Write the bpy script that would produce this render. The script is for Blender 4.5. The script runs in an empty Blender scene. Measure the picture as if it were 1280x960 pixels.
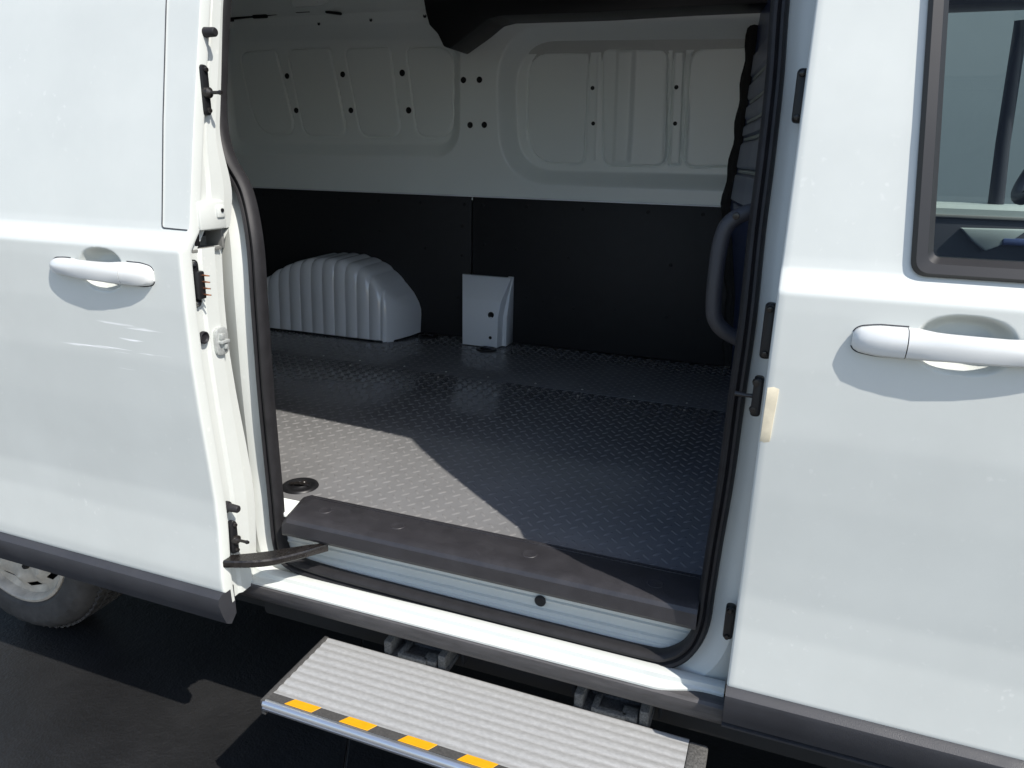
import bpy, bmesh, math, random
import numpy as np
from mathutils import Vector, Matrix

random.seed(4); RNG = np.random.default_rng(4)
scene = bpy.context.scene
COL = scene.collection

# ------------------------------------------------------------------ camera
cam_data = bpy.data.cameras.new('camera')
cam = bpy.data.objects.new('camera', cam_data); COL.objects.link(cam)
cr = Vector((0.93488909, 0.35431345, 0.02107997))
cu = Vector((-0.12350879, 0.26906133, 0.95517097))
cf = Vector((-0.33275811, 0.89558248, -0.29530333))
m = Matrix((cr, cu, -cf)).transposed().to_4x4()
m.translation = Vector((0.5118, -1.1181, 1.3412))
cam.matrix_world = m
cam_data.sensor_fit = 'HORIZONTAL'; cam_data.sensor_width = 36.0
cam_data.lens = 913.37 / 1280 * 36
cam_data.clip_start = 0.02; cam_data.clip_end = 2000
scene.camera = cam

# ------------------------------------------------------------------ sky, sun, exposure
SUN_DIR = Vector((0.743, -0.357, 1.0)).normalized()          # towards the sun
world = bpy.data.worlds.new('World'); scene.world = world; world.use_nodes = True
wn = world.node_tree.nodes; wl = world.node_tree.links
bg = wn['Background']; sky = wn.new('ShaderNodeTexSky'); sky.sky_type = 'NISHITA'
sky.sun_disc = False
sky.sun_elevation = math.asin(SUN_DIR.z)
sky.sun_rotation = math.atan2(SUN_DIR.x, SUN_DIR.y)
wl.new(sky.outputs[0], bg.inputs[0]); bg.inputs[1].default_value = 0.14
sd = bpy.data.lights.new('sun', 'SUN'); sd.energy = 4.0; sd.angle = math.radians(0.5)
sd.color = (1.0, 0.95, 0.88)
so = bpy.data.objects.new('sun', sd); COL.objects.link(so)
so.rotation_euler = (-SUN_DIR).to_track_quat('-Z', 'Y').to_euler(); so.location = (4, -3, 6)
vs = scene.view_settings
vs.view_transform = 'Standard'; vs.look = 'None'; vs.gamma = 1.0; vs.use_curve_mapping = False
vs.exposure = 0.66

# ------------------------------------------------------------------ materials
def mat(name, col, rough=0.5, metal=0.0, coat=0.0, var=0.0, vscale=8.0, bump=0.0, bscale=200.0,
        rvar=0.0, spec=0.5, stretch=None):
    mt = bpy.data.materials.new(name); mt.use_nodes = True
    nt = mt.node_tree; n = nt.nodes; l = nt.links; p = n['Principled BSDF']
    p.inputs['Base Color'].default_value = (*col, 1); p.inputs['Roughness'].default_value = rough
    p.inputs['Metallic'].default_value = metal; p.inputs['Coat Weight'].default_value = coat
    p.inputs['Coat Roughness'].default_value = 0.06
    p.inputs['Specular IOR Level'].default_value = spec
    tc = n.new('ShaderNodeTexCoord'); vec = tc.outputs['Object']
    if stretch:
        mp = n.new('ShaderNodeMapping'); mp.inputs['Scale'].default_value = stretch
        l.new(vec, mp.inputs['Vector']); vec = mp.outputs['Vector']
    if var or rvar:
        nz = n.new('ShaderNodeTexNoise'); nz.inputs['Scale'].default_value = vscale
        nz.inputs['Detail'].default_value = 6; nz.inputs['Roughness'].default_value = 0.65
        l.new(vec, nz.inputs['Vector'])
        if var:
            mr = n.new('ShaderNodeMapRange'); mr.inputs['From Min'].default_value = .3; mr.inputs['From Max'].default_value = .7
            mr.inputs['To Min'].default_value = 1 - var; mr.inputs['To Max'].default_value = 1 + var
            l.new(nz.outputs['Fac'], mr.inputs['Value'])
            mx = n.new('ShaderNodeVectorMath'); mx.operation = 'SCALE'; mx.inputs[0].default_value = col
            l.new(mr.outputs[0], mx.inputs['Scale']); l.new(mx.outputs[0], p.inputs['Base Color'])
        if rvar:
            m2 = n.new('ShaderNodeMapRange'); m2.inputs['From Min'].default_value = .3; m2.inputs['From Max'].default_value = .7
            m2.inputs['To Min'].default_value = max(.02, rough - rvar); m2.inputs['To Max'].default_value = min(1, rough + rvar)
            l.new(nz.outputs['Fac'], m2.inputs['Value']); l.new(m2.outputs[0], p.inputs['Roughness'])
    if bump:
        nb = n.new('ShaderNodeTexNoise'); nb.inputs['Scale'].default_value = bscale; nb.inputs['Detail'].default_value = 3
        l.new(vec, nb.inputs['Vector'])
        bp = n.new('ShaderNodeBump'); bp.inputs['Strength'].default_value = bump; bp.inputs['Distance'].default_value = 0.002
        l.new(nb.outputs['Fac'], bp.inputs['Height']); l.new(bp.outputs[0], p.inputs['Normal'])
    return mt

M = {}
M['paint'] = mat('white_paint', (0.540, 0.560, 0.532), 0.42, coat=0.25, var=0.045, vscale=3.5, rvar=0.10, spec=.35)
M['paint_in'] = mat('white_primer_paint', (0.85, 0.895, 0.865), 0.32, coat=0.3, var=0.015, vscale=3)
M['gloss_white'] = mat('gloss_white_plastic', (0.84, 0.86, 0.88), 0.17, coat=0.5)
M['handle'] = mat('handle_paint', (0.60, 0.61, 0.595), 0.3, coat=0.4)
M['rubber'] = mat('black_rubber', (0.016, 0.0155, 0.017), 0.55, var=0.25, vscale=30, bump=.15, bscale=500, spec=.28)
M['trim'] = mat('grey_plastic_trim', (0.0275, 0.0285, 0.0335), 0.55, var=0.12, vscale=14, bump=0.25, bscale=700, rvar=.1)
M['trim_worn'] = mat('scuffed_grey_plastic', (0.060, 0.057, 0.058), 0.6, var=0.35, vscale=16, bump=0.4, bscale=300, stretch=(1, 6, 6))
M['surround'] = mat('dark_window_rubber', (0.0105, 0.0100, 0.0105), 0.45, var=.1)
M['black'] = mat('black_plastic', (0.009, 0.009, 0.010), 0.42, var=.1, spec=.35)
M['pad'] = mat('entry_pad_plastic', (0.027, 0.026, 0.029), 0.42, var=0.16, vscale=22, bump=0.25, bscale=420, rvar=.1)
M['lining'] = mat('dark_lining_board', (0.011, 0.011, 0.013), 0.6, var=0.12, vscale=30, bump=.2, bscale=350)
M['floor'] = mat('grey_floor_board', (0.146, 0.146, 0.147), 0.17, var=0.13, vscale=4.5, rvar=.05)
M['tread'] = mat('grey_floor_tread', (0.178, 0.177, 0.177), 0.2, var=0.06, vscale=6)
M['steel'] = mat('brushed_steel', (0.55, 0.55, 0.53), 0.35, metal=1.0, var=.15, vscale=60)
M['zinc'] = mat('zinc_plate', (0.50, 0.52, 0.50), 0.35, metal=0.45, var=.2, vscale=120)
M['dark_steel'] = mat('dark_oiled_steel', (0.016, 0.014, 0.013), 0.28, metal=0.2, var=.35, vscale=60, rvar=.15)
M['alu'] = mat('aluminium_extrusion', (0.365, 0.367, 0.36), 0.55, metal=0.3, var=0.13, vscale=190, bump=.12, bscale=700, stretch=(.5, 1, 1))
M['alu_bright'] = mat('bright_aluminium', (0.62, 0.64, 0.67), 0.3, metal=0.9, var=.05, vscale=40, stretch=(.1, 1, 1))
M['yellow'] = mat('yellow_marker', (0.60, 0.29, 0.004), 0.45, var=.05, vscale=60)
M['grip_tape'] = mat('dark_grip_tape', (0.05, 0.048, 0.045), 0.85, var=.3, vscale=200, bump=.6, bscale=900)
M['grit_end'] = mat('gritty_end_strip', (0.085, 0.083, 0.078), 0.8, var=.6, vscale=260, bump=.7, bscale=500)
M['rim'] = mat('dusty_steel_rim', (0.52, 0.45, 0.36), 0.45, metal=0.1, var=.25, vscale=25, rvar=.1)
M['tyre'] = mat('tyre_rubber', (0.055, 0.049, 0.044), 0.75, var=.35, vscale=20, bump=.3, bscale=120)
M['bulk'] = mat('navy_bulkhead', (0.040, 0.060, 0.150), 0.32, var=.08)
M['copper'] = mat('copper_pin', (0.75, 0.33, 0.18), 0.35, metal=1.0)
M['cab'] = mat('cab_dark_plastic', (0.012, 0.013, 0.02), 0.55, var=.1)
M['cab_grey'] = mat('cab_grey_plastic', (0.16, 0.16, 0.15), 0.55, var=.06)
M['cab_light'] = mat('cab_light_plastic', (0.30, 0.34, 0.33), 0.45, var=.06)
M['beige'] = mat('beige_sticky_pad', (0.66, 0.59, 0.44), 0.6, var=.12, vscale=60)
M['under'] = mat('underbody_black', (0.01, 0.01, 0.01), 0.8, var=.2)
M['wallp'] = mat('grey_green_render', (0.17, 0.20, 0.205), 0.9, var=.04, vscale=2, bump=.2, bscale=60)
M['concrete'] = mat('bounce_concrete', (0.17, 0.162, 0.148), 0.9, var=.14, vscale=1.2, bump=.3, bscale=40)

def ground_mat():
    mt = mat('dark_ground', (0.0075, 0.0075, 0.0077), 0.55, spec=.6, var=.2, vscale=1.6, rvar=.12)
    nt = mt.node_tree; n = nt.nodes; l = nt.links
    tc = n.new('ShaderNodeTexCoord')
    a = n.new('ShaderNodeTexNoise'); a.inputs['Scale'].default_value = 45; a.inputs['Detail'].default_value = 8
    b = n.new('ShaderNodeTexVoronoi'); b.inputs['Scale'].default_value = 160
    l.new(tc.outputs['Object'], a.inputs[0]); l.new(tc.outputs['Object'], b.inputs[0])
    s = n.new('ShaderNodeMath'); s.operation = 'MULTIPLY_ADD'; s.inputs[1].default_value = .35
    l.new(b.outputs[0], s.inputs[0]); l.new(a.outputs[0], s.inputs[2])
    bp = n.new('ShaderNodeBump'); bp.inputs['Strength'].default_value = .5; bp.inputs['Distance'].default_value = .004
    l.new(s.outputs[0], bp.inputs['Height']); l.new(bp.outputs[0], n['Principled BSDF'].inputs['Normal'])
    return mt
M['ground'] = ground_mat()

def glass_mat(name, tint, refl=1.0):
    mt = bpy.data.materials.new(name); mt.use_nodes = True
    n = mt.node_tree.nodes; l = mt.node_tree.links; n.remove(n['Principled BSDF'])
    t = n.new('ShaderNodeBsdfTransparent'); t.inputs[0].default_value = (*tint, 1)
    g = n.new('ShaderNodeBsdfGlossy'); g.inputs['Roughness'].default_value = .02
    g.inputs[0].default_value = (refl, refl, refl, 1)
    fr = n.new('ShaderNodeFresnel'); fr.inputs[0].default_value = 1.45
    mx = n.new('ShaderNodeMixShader'); l.new(fr.outputs[0], mx.inputs[0])
    l.new(t.outputs[0], mx.inputs[1]); l.new(g.outputs[0], mx.inputs[2])
    l.new(mx.outputs[0], n['Material Output'].inputs[0])
    return mt
M['glass'] = glass_mat('tinted_glass', (0.80, 0.86, 0.85), .4)
M['glass_far'] = glass_mat('tinted_far_glass', (0.80, 0.86, 0.85))

def glint_paint():
    """the sliding door's paint: faint long light reflections painted in below its handle"""
    mt = mat('white_paint_glints', (0.540, 0.560, 0.532), 0.42, coat=0.25, var=0.045, vscale=3.5, rvar=0.10, spec=.35)
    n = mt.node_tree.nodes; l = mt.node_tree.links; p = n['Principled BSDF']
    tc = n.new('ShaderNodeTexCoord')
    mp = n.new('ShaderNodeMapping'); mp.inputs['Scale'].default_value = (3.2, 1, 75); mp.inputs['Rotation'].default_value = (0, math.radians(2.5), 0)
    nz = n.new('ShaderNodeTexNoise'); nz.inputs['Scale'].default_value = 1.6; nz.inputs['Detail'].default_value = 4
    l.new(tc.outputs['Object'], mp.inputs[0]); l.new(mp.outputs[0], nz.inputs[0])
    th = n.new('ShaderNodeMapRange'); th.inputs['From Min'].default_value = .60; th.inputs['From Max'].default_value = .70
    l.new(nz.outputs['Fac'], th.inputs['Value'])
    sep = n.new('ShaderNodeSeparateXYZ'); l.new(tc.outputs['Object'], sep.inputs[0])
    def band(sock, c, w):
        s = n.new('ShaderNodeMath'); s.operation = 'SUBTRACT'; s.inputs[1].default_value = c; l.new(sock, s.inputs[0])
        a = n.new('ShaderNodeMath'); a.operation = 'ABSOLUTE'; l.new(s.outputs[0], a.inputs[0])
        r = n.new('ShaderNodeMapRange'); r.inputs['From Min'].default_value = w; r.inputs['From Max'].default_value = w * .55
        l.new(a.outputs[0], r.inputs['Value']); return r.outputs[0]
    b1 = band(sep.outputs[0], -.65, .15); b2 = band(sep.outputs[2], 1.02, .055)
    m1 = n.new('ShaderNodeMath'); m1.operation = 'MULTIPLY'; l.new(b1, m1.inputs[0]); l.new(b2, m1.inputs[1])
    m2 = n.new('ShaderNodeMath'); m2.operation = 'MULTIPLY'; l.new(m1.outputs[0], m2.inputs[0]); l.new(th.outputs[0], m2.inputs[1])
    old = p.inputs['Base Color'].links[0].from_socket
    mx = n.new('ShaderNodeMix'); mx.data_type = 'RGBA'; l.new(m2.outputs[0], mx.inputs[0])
    l.new(old, mx.inputs[6]); mx.inputs[7].default_value = (.97, .97, .97, 1)  # pale streaks imitate reflected light in the base colour
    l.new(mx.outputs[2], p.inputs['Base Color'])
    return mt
M['paint_glint'] = glint_paint()

def specks(mt):
    n = mt.node_tree.nodes; l = mt.node_tree.links; p = n['Principled BSDF']
    tc = n.new('ShaderNodeTexCoord'); old = p.inputs['Base Color'].links[0].from_socket
    a = n.new('ShaderNodeTexNoise'); a.inputs['Scale'].default_value = 75; a.inputs['Detail'].default_value = 2; l.new(tc.outputs['Object'], a.inputs[0])
    b = n.new('ShaderNodeTexNoise'); b.inputs['Scale'].default_value = 4; b.inputs['Detail'].default_value = 4; l.new(tc.outputs['Object'], b.inputs[0])
    t = n.new('ShaderNodeMapRange'); t.inputs['From Min'].default_value = .66; t.inputs['From Max'].default_value = .80; l.new(a.outputs['Fac'], t.inputs['Value'])
    u = n.new('ShaderNodeMapRange'); u.inputs['From Min'].default_value = .42; u.inputs['From Max'].default_value = .68; u.inputs['To Max'].default_value = .7; l.new(b.outputs['Fac'], u.inputs['Value'])
    f = n.new('ShaderNodeMath'); f.operation = 'MULTIPLY'; l.new(t.outputs[0], f.inputs[0]); l.new(u.outputs[0], f.inputs[1])
    mx = n.new('ShaderNodeMix'); mx.data_type = 'RGBA'; l.new(f.outputs[0], mx.inputs[0]); l.new(old, mx.inputs[6]); mx.inputs[7].default_value = (.68, .69, .66, 1)
    l.new(mx.outputs[2], p.inputs['Base Color'])
specks(M['paint']); specks(M['paint_glint'])

# ------------------------------------------------------------------ mesh helpers
def link(name, me, material, parent=None, sharp=35, label=None, kind=None, loc=None):
    if me.polygons:
        me.polygons.foreach_set('use_smooth', [True] * len(me.polygons))
        me.set_sharp_from_angle(angle=math.radians(sharp))
    o = bpy.data.objects.new(name, me); COL.objects.link(o)
    if material is not None and not me.materials: me.materials.append(material)
    if parent is not None: o.parent = parent
    if label: o['label'] = label
    if kind: o['kind'] = kind
    if loc is not None: o.location = loc
    return o
def pydata(verts, faces, fix=True):
    me = bpy.data.meshes.new('mesh'); me.from_pydata([tuple(v) for v in verts], [], [tuple(f) for f in faces])
    if fix:
        bm = bmesh.new(); bm.from_mesh(me); bmesh.ops.recalc_face_normals(bm, faces=bm.faces); bm.to_mesh(me); bm.free()
    me.update(); return me
def bm_mesh(bm):
    bmesh.ops.recalc_face_normals(bm, faces=bm.faces)
    me = bpy.data.meshes.new('mesh'); bm.to_mesh(me); bm.free(); return me
def grid(P, skip=None, wrap_u=False, wrap_v=False):
    """P: (nu, nv, 3) array"""
    nu, nv = P.shape[:2]; F = []
    for i in range(nu if wrap_u else nu - 1):
        i2 = (i + 1) % nu
        for j in range(nv if wrap_v else nv - 1):
            if skip is not None and skip[i, j]: continue
            j2 = (j + 1) % nv
            F.append((i * nv + j, i2 * nv + j, i2 * nv + j2, i * nv + j2))
    return pydata(P.reshape(-1, 3), F, fix=False)
def box_into(bm, c, s, bev=0.0, seg=2, rot=None):
    r = bmesh.ops.create_cube(bm, size=1.0); v = r['verts']
    bmesh.ops.scale(bm, vec=Vector(s), verts=v)
    if bev:
        es = {e for x in v for e in x.link_edges}
        bmesh.ops.bevel(bm, geom=list(es), offset=bev, segments=seg, profile=.5, affect='EDGES')
        v = list(bm.verts)                                # each box is built in a bmesh of its own
    if rot is not None: bmesh.ops.rotate(bm, cent=(0, 0, 0), matrix=rot, verts=v)
    bmesh.ops.translate(bm, vec=Vector(c), verts=v)
def box(c, s, bev=0.0, seg=2, rot=None):
    bm = bmesh.new(); box_into(bm, c, s, bev, seg, rot); return bm_mesh(bm)
def boxes(lst, bev=0.0):
    bm = bmesh.new()
    for it in lst:
        b2 = bmesh.new(); box_into(b2, it[0], it[1], bev if len(it) < 3 else it[2], 2, it[3] if len(it) > 3 else None)
        tmp = bpy.data.meshes.new('t'); b2.to_mesh(tmp); b2.free(); bm.from_mesh(tmp); bpy.data.meshes.remove(tmp)
    return bm_mesh(bm)
def prism(outline, axis, a, b, bev=0.0, seg=2):
    """outline 2D in the other two axes (in xyz order), extruded along axis from a to b"""
    bm = bmesh.new(); ax = 'xyz'.index(axis); oth = [i for i in range(3) if i != ax]
    def P(p, h):
        v = [0, 0, 0]; v[ax] = h; v[oth[0]] = p[0]; v[oth[1]] = p[1]; return v
    va = [bm.verts.new(P(p, a)) for p in outline]; vb = [bm.verts.new(P(p, b)) for p in outline]
    n = len(outline); bm.faces.new(va); bm.faces.new(vb[::-1])
    for i in range(n): bm.faces.new((va[i], va[(i + 1) % n], vb[(i + 1) % n], vb[i]))
    bmesh.ops.recalc_face_normals(bm, faces=bm.faces)
    if bev: bmesh.ops.bevel(bm, geom=list(bm.edges), offset=bev, segments=seg, profile=.5, affect='EDGES')
    return bm_mesh(bm)
def lathe(profile, n=24, axis='z', c=(0, 0, 0)):
    """profile: list of (radius, height) along the axis"""
    P = np.zeros((n, len(profile), 3))
    for i in range(n):
        a = 2 * math.pi * i / n
        for j, (r, h) in enumerate(profile):
            u, v = r * math.cos(a), r * math.sin(a)
            P[i, j] = {'z': (u, v, h), 'y': (u, h, v), 'x': (h, u, v)}[axis]
    P += np.array(c); me = grid(P, wrap_u=True)
    bm = bmesh.new(); bm.from_mesh(me); bmesh.ops.remove_doubles(bm, verts=bm.verts, dist=1e-6); return bm_mesh(bm)
def catmull(pts, per=8, closed=False):
    p = np.array(pts, float); n = len(p); out = []
    rng = range(n) if closed else range(n - 1)
    for i in rng:
        g = (lambda k: p[k % n]) if closed else (lambda k: p[min(max(k, 0), n - 1)])
        p0, p1, p2, p3 = g(i - 1), g(i), g(i + 1), g(i + 2)
        for t in np.linspace(0, 1, per, endpoint=False):
            out.append(.5 * ((2 * p1) + (-p0 + p2) * t + (2 * p0 - 5 * p1 + 4 * p2 - p3) * t * t + (-p0 + 3 * p1 - 3 * p2 + p3) * t ** 3))
    if not closed: out.append(p[-1])
    return np.array(out)
def resample(p, step, closed=False):
    q = np.vstack([p, p[:1]]) if closed else p
    d = np.r_[0, np.cumsum(np.linalg.norm(np.diff(q, axis=0), axis=1))]
    n = max(4, int(d[-1] / step)); t = np.linspace(0, d[-1], n, endpoint=not closed)
    return np.stack([np.interp(t, d, q[:, k]) for k in range(3)], 1)
def tube(path, rad, n=12, flat=1.0, closed=False, caps=True):
    p = np.array(path, float); N = len(p)
    rad = np.full(N, rad) if np.isscalar(rad) else np.array(rad)
    P = np.zeros((N, n, 3)); up = None
    for i in range(N):
        t = (p[(i + 1) % N] - p[i - 1]) if closed else p[min(i + 1, N - 1)] - p[max(i - 1, 0)]
        t = t / np.linalg.norm(t)
        if up is None: up = np.array([0, 1.0, 0]) if abs(t[1]) < .9 else np.array([1.0, 0, 0])
        up = up - t * (up @ t); up /= np.linalg.norm(up); s = np.cross(t, up)
        for k in range(n):
            a = 2 * math.pi * k / n
            P[i, k] = p[i] + rad[i] * (math.cos(a) * up * flat + math.sin(a) * s)
    nv = n; F = []
    for i in range(N if closed else N - 1):
        i2 = (i + 1) % N
        for k in range(n): F.append((i * n + k, i2 * n + k, i2 * n + (k + 1) % n, i * n + (k + 1) % n))
    if caps and not closed: F += [tuple(range(n)), tuple((N - 1) * n + k for k in range(n))[::-1]]
    return pydata(P.reshape(-1, 3), F)
def sm(a, b, x):
    t = np.clip((x - a) / (b - a), 0, 1); return t * t * (3 - 2 * t)
def poly_sdf(X, Z, poly):
    """signed distance (negative inside) to a polygon"""
    p = np.array(poly, float); d = np.full(X.shape, 1e9); ins = np.zeros(X.shape, bool); n = len(p)
    for i in range(n):
        a, b = p[i], p[(i + 1) % n]; e = b - a
        wx, wz = X - a[0], Z - a[1]
        t = np.clip((wx * e[0] + wz * e[1]) / (e @ e + 1e-12), 0, 1)
        d = np.minimum(d, (wx - e[0] * t) ** 2 + (wz - e[1] * t) ** 2)
        c = ((a[1] > Z) != (b[1] > Z)) & (X < (b[0] - a[0]) * (Z - a[1]) / (b[1] - a[1] + 1e-12) + a[0])
        ins ^= c
    d = np.sqrt(d); return np.where(ins, -d, d)
def rounded(poly, r, n=6):
    """polygon with its corners rounded by radius-like cut r (scalar or list)"""
    p = [np.array(q, float) for q in poly]; out = []
    for i, q in enumerate(p):
        rr = r[i] if isinstance(r, (list, tuple)) else r
        a, b = p[i - 1], p[(i + 1) % len(p)]
        la, lb = np.linalg.norm(a - q), np.linalg.norm(b - q)
        s = q + (a - q) / la * min(rr, la * .48); e = q + (b - q) / lb * min(rr, lb * .48)
        for t in np.linspace(0, 1, n): out.append((1 - t) ** 2 * s + 2 * t * (1 - t) * q + t * t * e)
    return [tuple(v) for v in out]

# ------------------------------------------------------------------ body profile: depth of the outer skin at height z
_S = [(.40, -.035), (.44, -.045), (.50, -.05), (.55, -.052), (.60, -.049), (.66, -.046), (.72, -.0465), (.80, -.052), (.90, -.060), (1.0, -.066),
      (1.1, -.0675), (1.18, -.0665), (1.205, -.0655), (1.2355, -.0415), (1.25, -.0375), (1.42, -.004), (1.61, .038), (1.75, .074),
      (1.83, .10), (1.90, .14), (1.95, .19), (1.985, .27)]
_zz = np.linspace(.40, 1.985, 800)
_yy = np.interp(_zz, [a for a, b in _S], [b for a, b in _S])
_k = np.exp(-.5 * (np.arange(-12, 13) * (_zz[1] - _zz[0]) / .0026) ** 2); _k /= _k.sum()
_yy = np.convolve(np.pad(_yy, 12, mode='edge'), _k, 'valid')
def S(z): return np.interp(z, _zz, _yy)
FAR = 1.785                                              # far skin is at FAR - S(z)
def W(z): return np.interp(z, [.6, 1.2, 1.5, 1.8, 1.9, 1.95, 2.0], [1.70, 1.69, 1.672, 1.640, 1.60, 1.53, 1.40])   # inner far wall

# ================================================================== SETTING
def build_ground():
    me = pydata([(-600, -600, -.012), (600, -600, -.012), (600, 600, -.012), (-600, 600, -.012)], [(0, 1, 2, 3)])
    g = link('ground', me, M['concrete'], kind='structure')
    # the dark bay the van stands on: big slabs with slanting joints, unseen concrete yard around it added for bounce light
    k = -.039 / .077; y0, y1, gap = -.62, 4.4, .0035           # joint: x = xj + k * (y - .111)
    xj = [-.347 + 4.2 * i for i in range(-3, 4)]
    for a, b in zip(xj[:-1], xj[1:]):
        o = [(a + gap + k * (y0 - .111), y0), (b - gap + k * (y0 - .111), y0), (b - gap + k * (y1 - .111), y1), (a + gap + k * (y1 - .111), y1)]
        link('paving_slab', prism(o, 'z', -.0118, 0.0, .0012, 1), M['ground'], g)
    return g
build_ground()

# plain wall of a building on the far side of the van
bw = bpy.data.objects.new('rendered_wall', None); COL.objects.link(bw); bw.location = (3, 6.0, 0)
bw['label'] = 'plain grey green rendered wall seen through the cab windows'; bw['category'] = 'wall'
link('wall_face', boxes([((0, .15, 2.4), (26, .3, 4.8))], .01), M['wallp'], bw)
link('coping', boxes([((0, .15, 4.86), (26.1, .40, .12))], .01), M['cab_grey'], bw)
link('plinth', boxes([((0, -.02, .14), (26, .04, .28))], .006), M['cab_grey'], bw)

# ================================================================== THE VAN
van = bpy.data.objects.new('cargo_van', None); COL.objects.link(van); van.location = (0, 0, -.03)
van['label'] = 'white cargo van with its side door slid open above a folding step'; van['category'] = 'van'

# ---------------------------------------------------------------- skins
def edge_list(a, b, mid, r=.004, ret=.022, first=True, last=True):
    """coordinates along a skin with rolled hems at its ends: (coord, depth)"""
    out = []
    if first: out += [(a, ret), (a, r), (a + r * .3, r * .3), (a + r, 0)]
    else: out += [(a, 0)]
    out += [(v, 0) for v in mid if a + r * 1.5 < v < b - r * 1.5]
    if last: out += [(b - r, 0), (b - r * .3, r * .3), (b, r), (b, ret)]
    else: out += [(b, 0)]
    return out
def skin(x0, x1, z0, z1, off, xs, zs, disp=None, warp=None, skip=None, hem=(1, 1, 1, 1)):
    U = edge_list(x0, x1, xs, first=hem[0], last=hem[1]); V = edge_list(z0, z1, zs, first=hem[2], last=hem[3])
    ux = np.array([u[0] for u in U]); ud = np.array([u[1] for u in U]); vz = np.array([v[0] for v in V]); vd = np.array([v[1] for v in V])
    X, Z = np.meshgrid(ux, vz, indexing='ij'); D = np.maximum.outer(ud, vd)
    Y = S(Z) + off + D
    if disp is not None: Y = Y + disp(X, Z) * (D < .0005)
    if warp is not None: X = X + warp(X, Z)
    sk = None
    if skip is not None:
        cx = (ux[:-1] + ux[1:]) / 2; cz = (vz[:-1] + vz[1:]) / 2
        CX, CZ = np.meshgrid(cx, cz, indexing='ij'); sk = np.zeros(X.shape, bool); sk[:-1, :-1] = skip(CX, CZ)
    return grid(np.stack([X, Y, Z], 2), sk)

def bowl(cx, cz, a, b, depth):
    def f(X, Z):
        q = 1 - ((np.abs(X - cx) / a) ** 2.4 + (np.abs(Z - cz) / b) ** 2.4)
        q = np.clip(q, 0, 1)
        return depth * sm(-.05, .75, q) * (q > 0)
    return f

# front (passenger) door ------------------------------------------------
FX0, FX1 = .503, 1.52
WB, WT = 1.246, 1.80                                     # window opening bottom and top
def win_rear(z): return .672 - .078 * (z - 1.25)         # window opening's rear edge
xs = np.unique(np.r_[np.linspace(FX0, .64, 12), np.linspace(.64, .90, 120), np.linspace(.9, FX1, 30), [.672, 1.42]])
zs = np.unique(np.r_[np.linspace(.55, 1.08, 70), np.linspace(1.08, 1.19, 50), np.linspace(1.19, 1.26, 50), np.linspace(1.26, 1.86, 60), [WB, WT]])
fb = bowl(.735, 1.155, .058, .039, .026)
def fwarp(X, Z):
    return np.where(Z > WB, (-.078 * (Z - 1.25)) * np.clip(1 - np.abs(X - .672) / .16, 0, 1), 0)
def fskip(X, Z): return (X > .672) & (X < 1.42) & (Z > WB) & (Z < WT)
fd = link('cab_door', skin(FX0, FX1, .548, 1.86, 0, xs, zs, fb, fwarp, fskip), M['paint'], van, sharp=50,
          label='white front door with a dark framed window at the right')
# inner return of the door's rear edge
zz = np.linspace(.50, 1.85, 60)
P = np.zeros((4, 60, 3))
for i, (dx, dy) in enumerate([(0, .02), (.0, .05), (.03, .055), (.03, .09)]):
    P[i, :, 0] = FX0 + dx; P[i, :, 1] = S(zz) + dy; P[i, :, 2] = zz
link('edge_return', grid(P), M['paint'], fd)
def loft_x(x0, x1, prof, name, material, parent, nx=2, bow=None, caps=True, sharp=35):
    """profile of (y, z) points swept along x"""
    X = np.linspace(x0, x1, nx); p = np.array(prof); P = np.zeros((nx, len(p), 3))
    for i, x in enumerate(X):
        P[i, :, 0] = x; P[i, :, 1] = p[:, 0]; P[i, :, 2] = p[:, 1]
    n = len(p); F = []
    for i in range(nx - 1):
        for j in range(n): F.append((i * n + j, (i + 1) * n + j, (i + 1) * n + (j + 1) % n, i * n + (j + 1) % n))
    if caps: F += [tuple(range(n)), tuple((nx - 1) * n + j for j in range(n))]
    return link(name, pydata(P.reshape(-1, 3), F), material, parent, sharp)
loft_x(FX0, FX1, [(-.046, .553), (-.058, .549), (-.066, .542), (-.067, .534), (-.057, .500), (-.048, .476), (-.03, .470), (-.02, .49), (-.02, .553)],
       'trim_strip', M['trim'], fd, sharp=25)
loft_x(FX0, FX1 + .9, [(-.042, .464), (-.036, .467), (-.01, .466), (-.01, .458), (-.040, .459)], 'sill_flange', M['trim'], van)

# window surround, glass
def quad_band(outer, inner, thick=.014, off=-.004):
    """a flat ring between two outlines, lying on the skin and standing proud of it"""
    n = len(outer); V = []
    for rr, o in ((outer, off), (inner, off), (inner, off - thick * .5), (outer, off - thick)):
        V += [(x, S(z) + o, z) for x, z in rr]
    V = []
    lay = [(outer, .012), (outer, -.004), ([((a[0] * .8 + b[0] * .2), (a[1] * .8 + b[1] * .2)) for a, b in zip(outer, inner)], -.010),
           ([((a[0] * .3 + b[0] * .7), (a[1] * .3 + b[1] * .7)) for a, b in zip(outer, inner)], -.008), (inner, .002), (inner, .022)]
    P = np.array([[(x, S(z) + o, z) for x, z in rr] for rr, o in lay])
    return grid(P, wrap_v=True)
def win_raw(d):
    pts = [(win_rear(WB) + d, WB + d), (1.42 - d, WB + d), (1.42 - d, 1.42), (1.30 - d, WT - d), (win_rear(WT) + d, WT - d)]
    return rounded(pts, [.016 - d * .4, .05, .05, .05, .03], 8)
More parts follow.
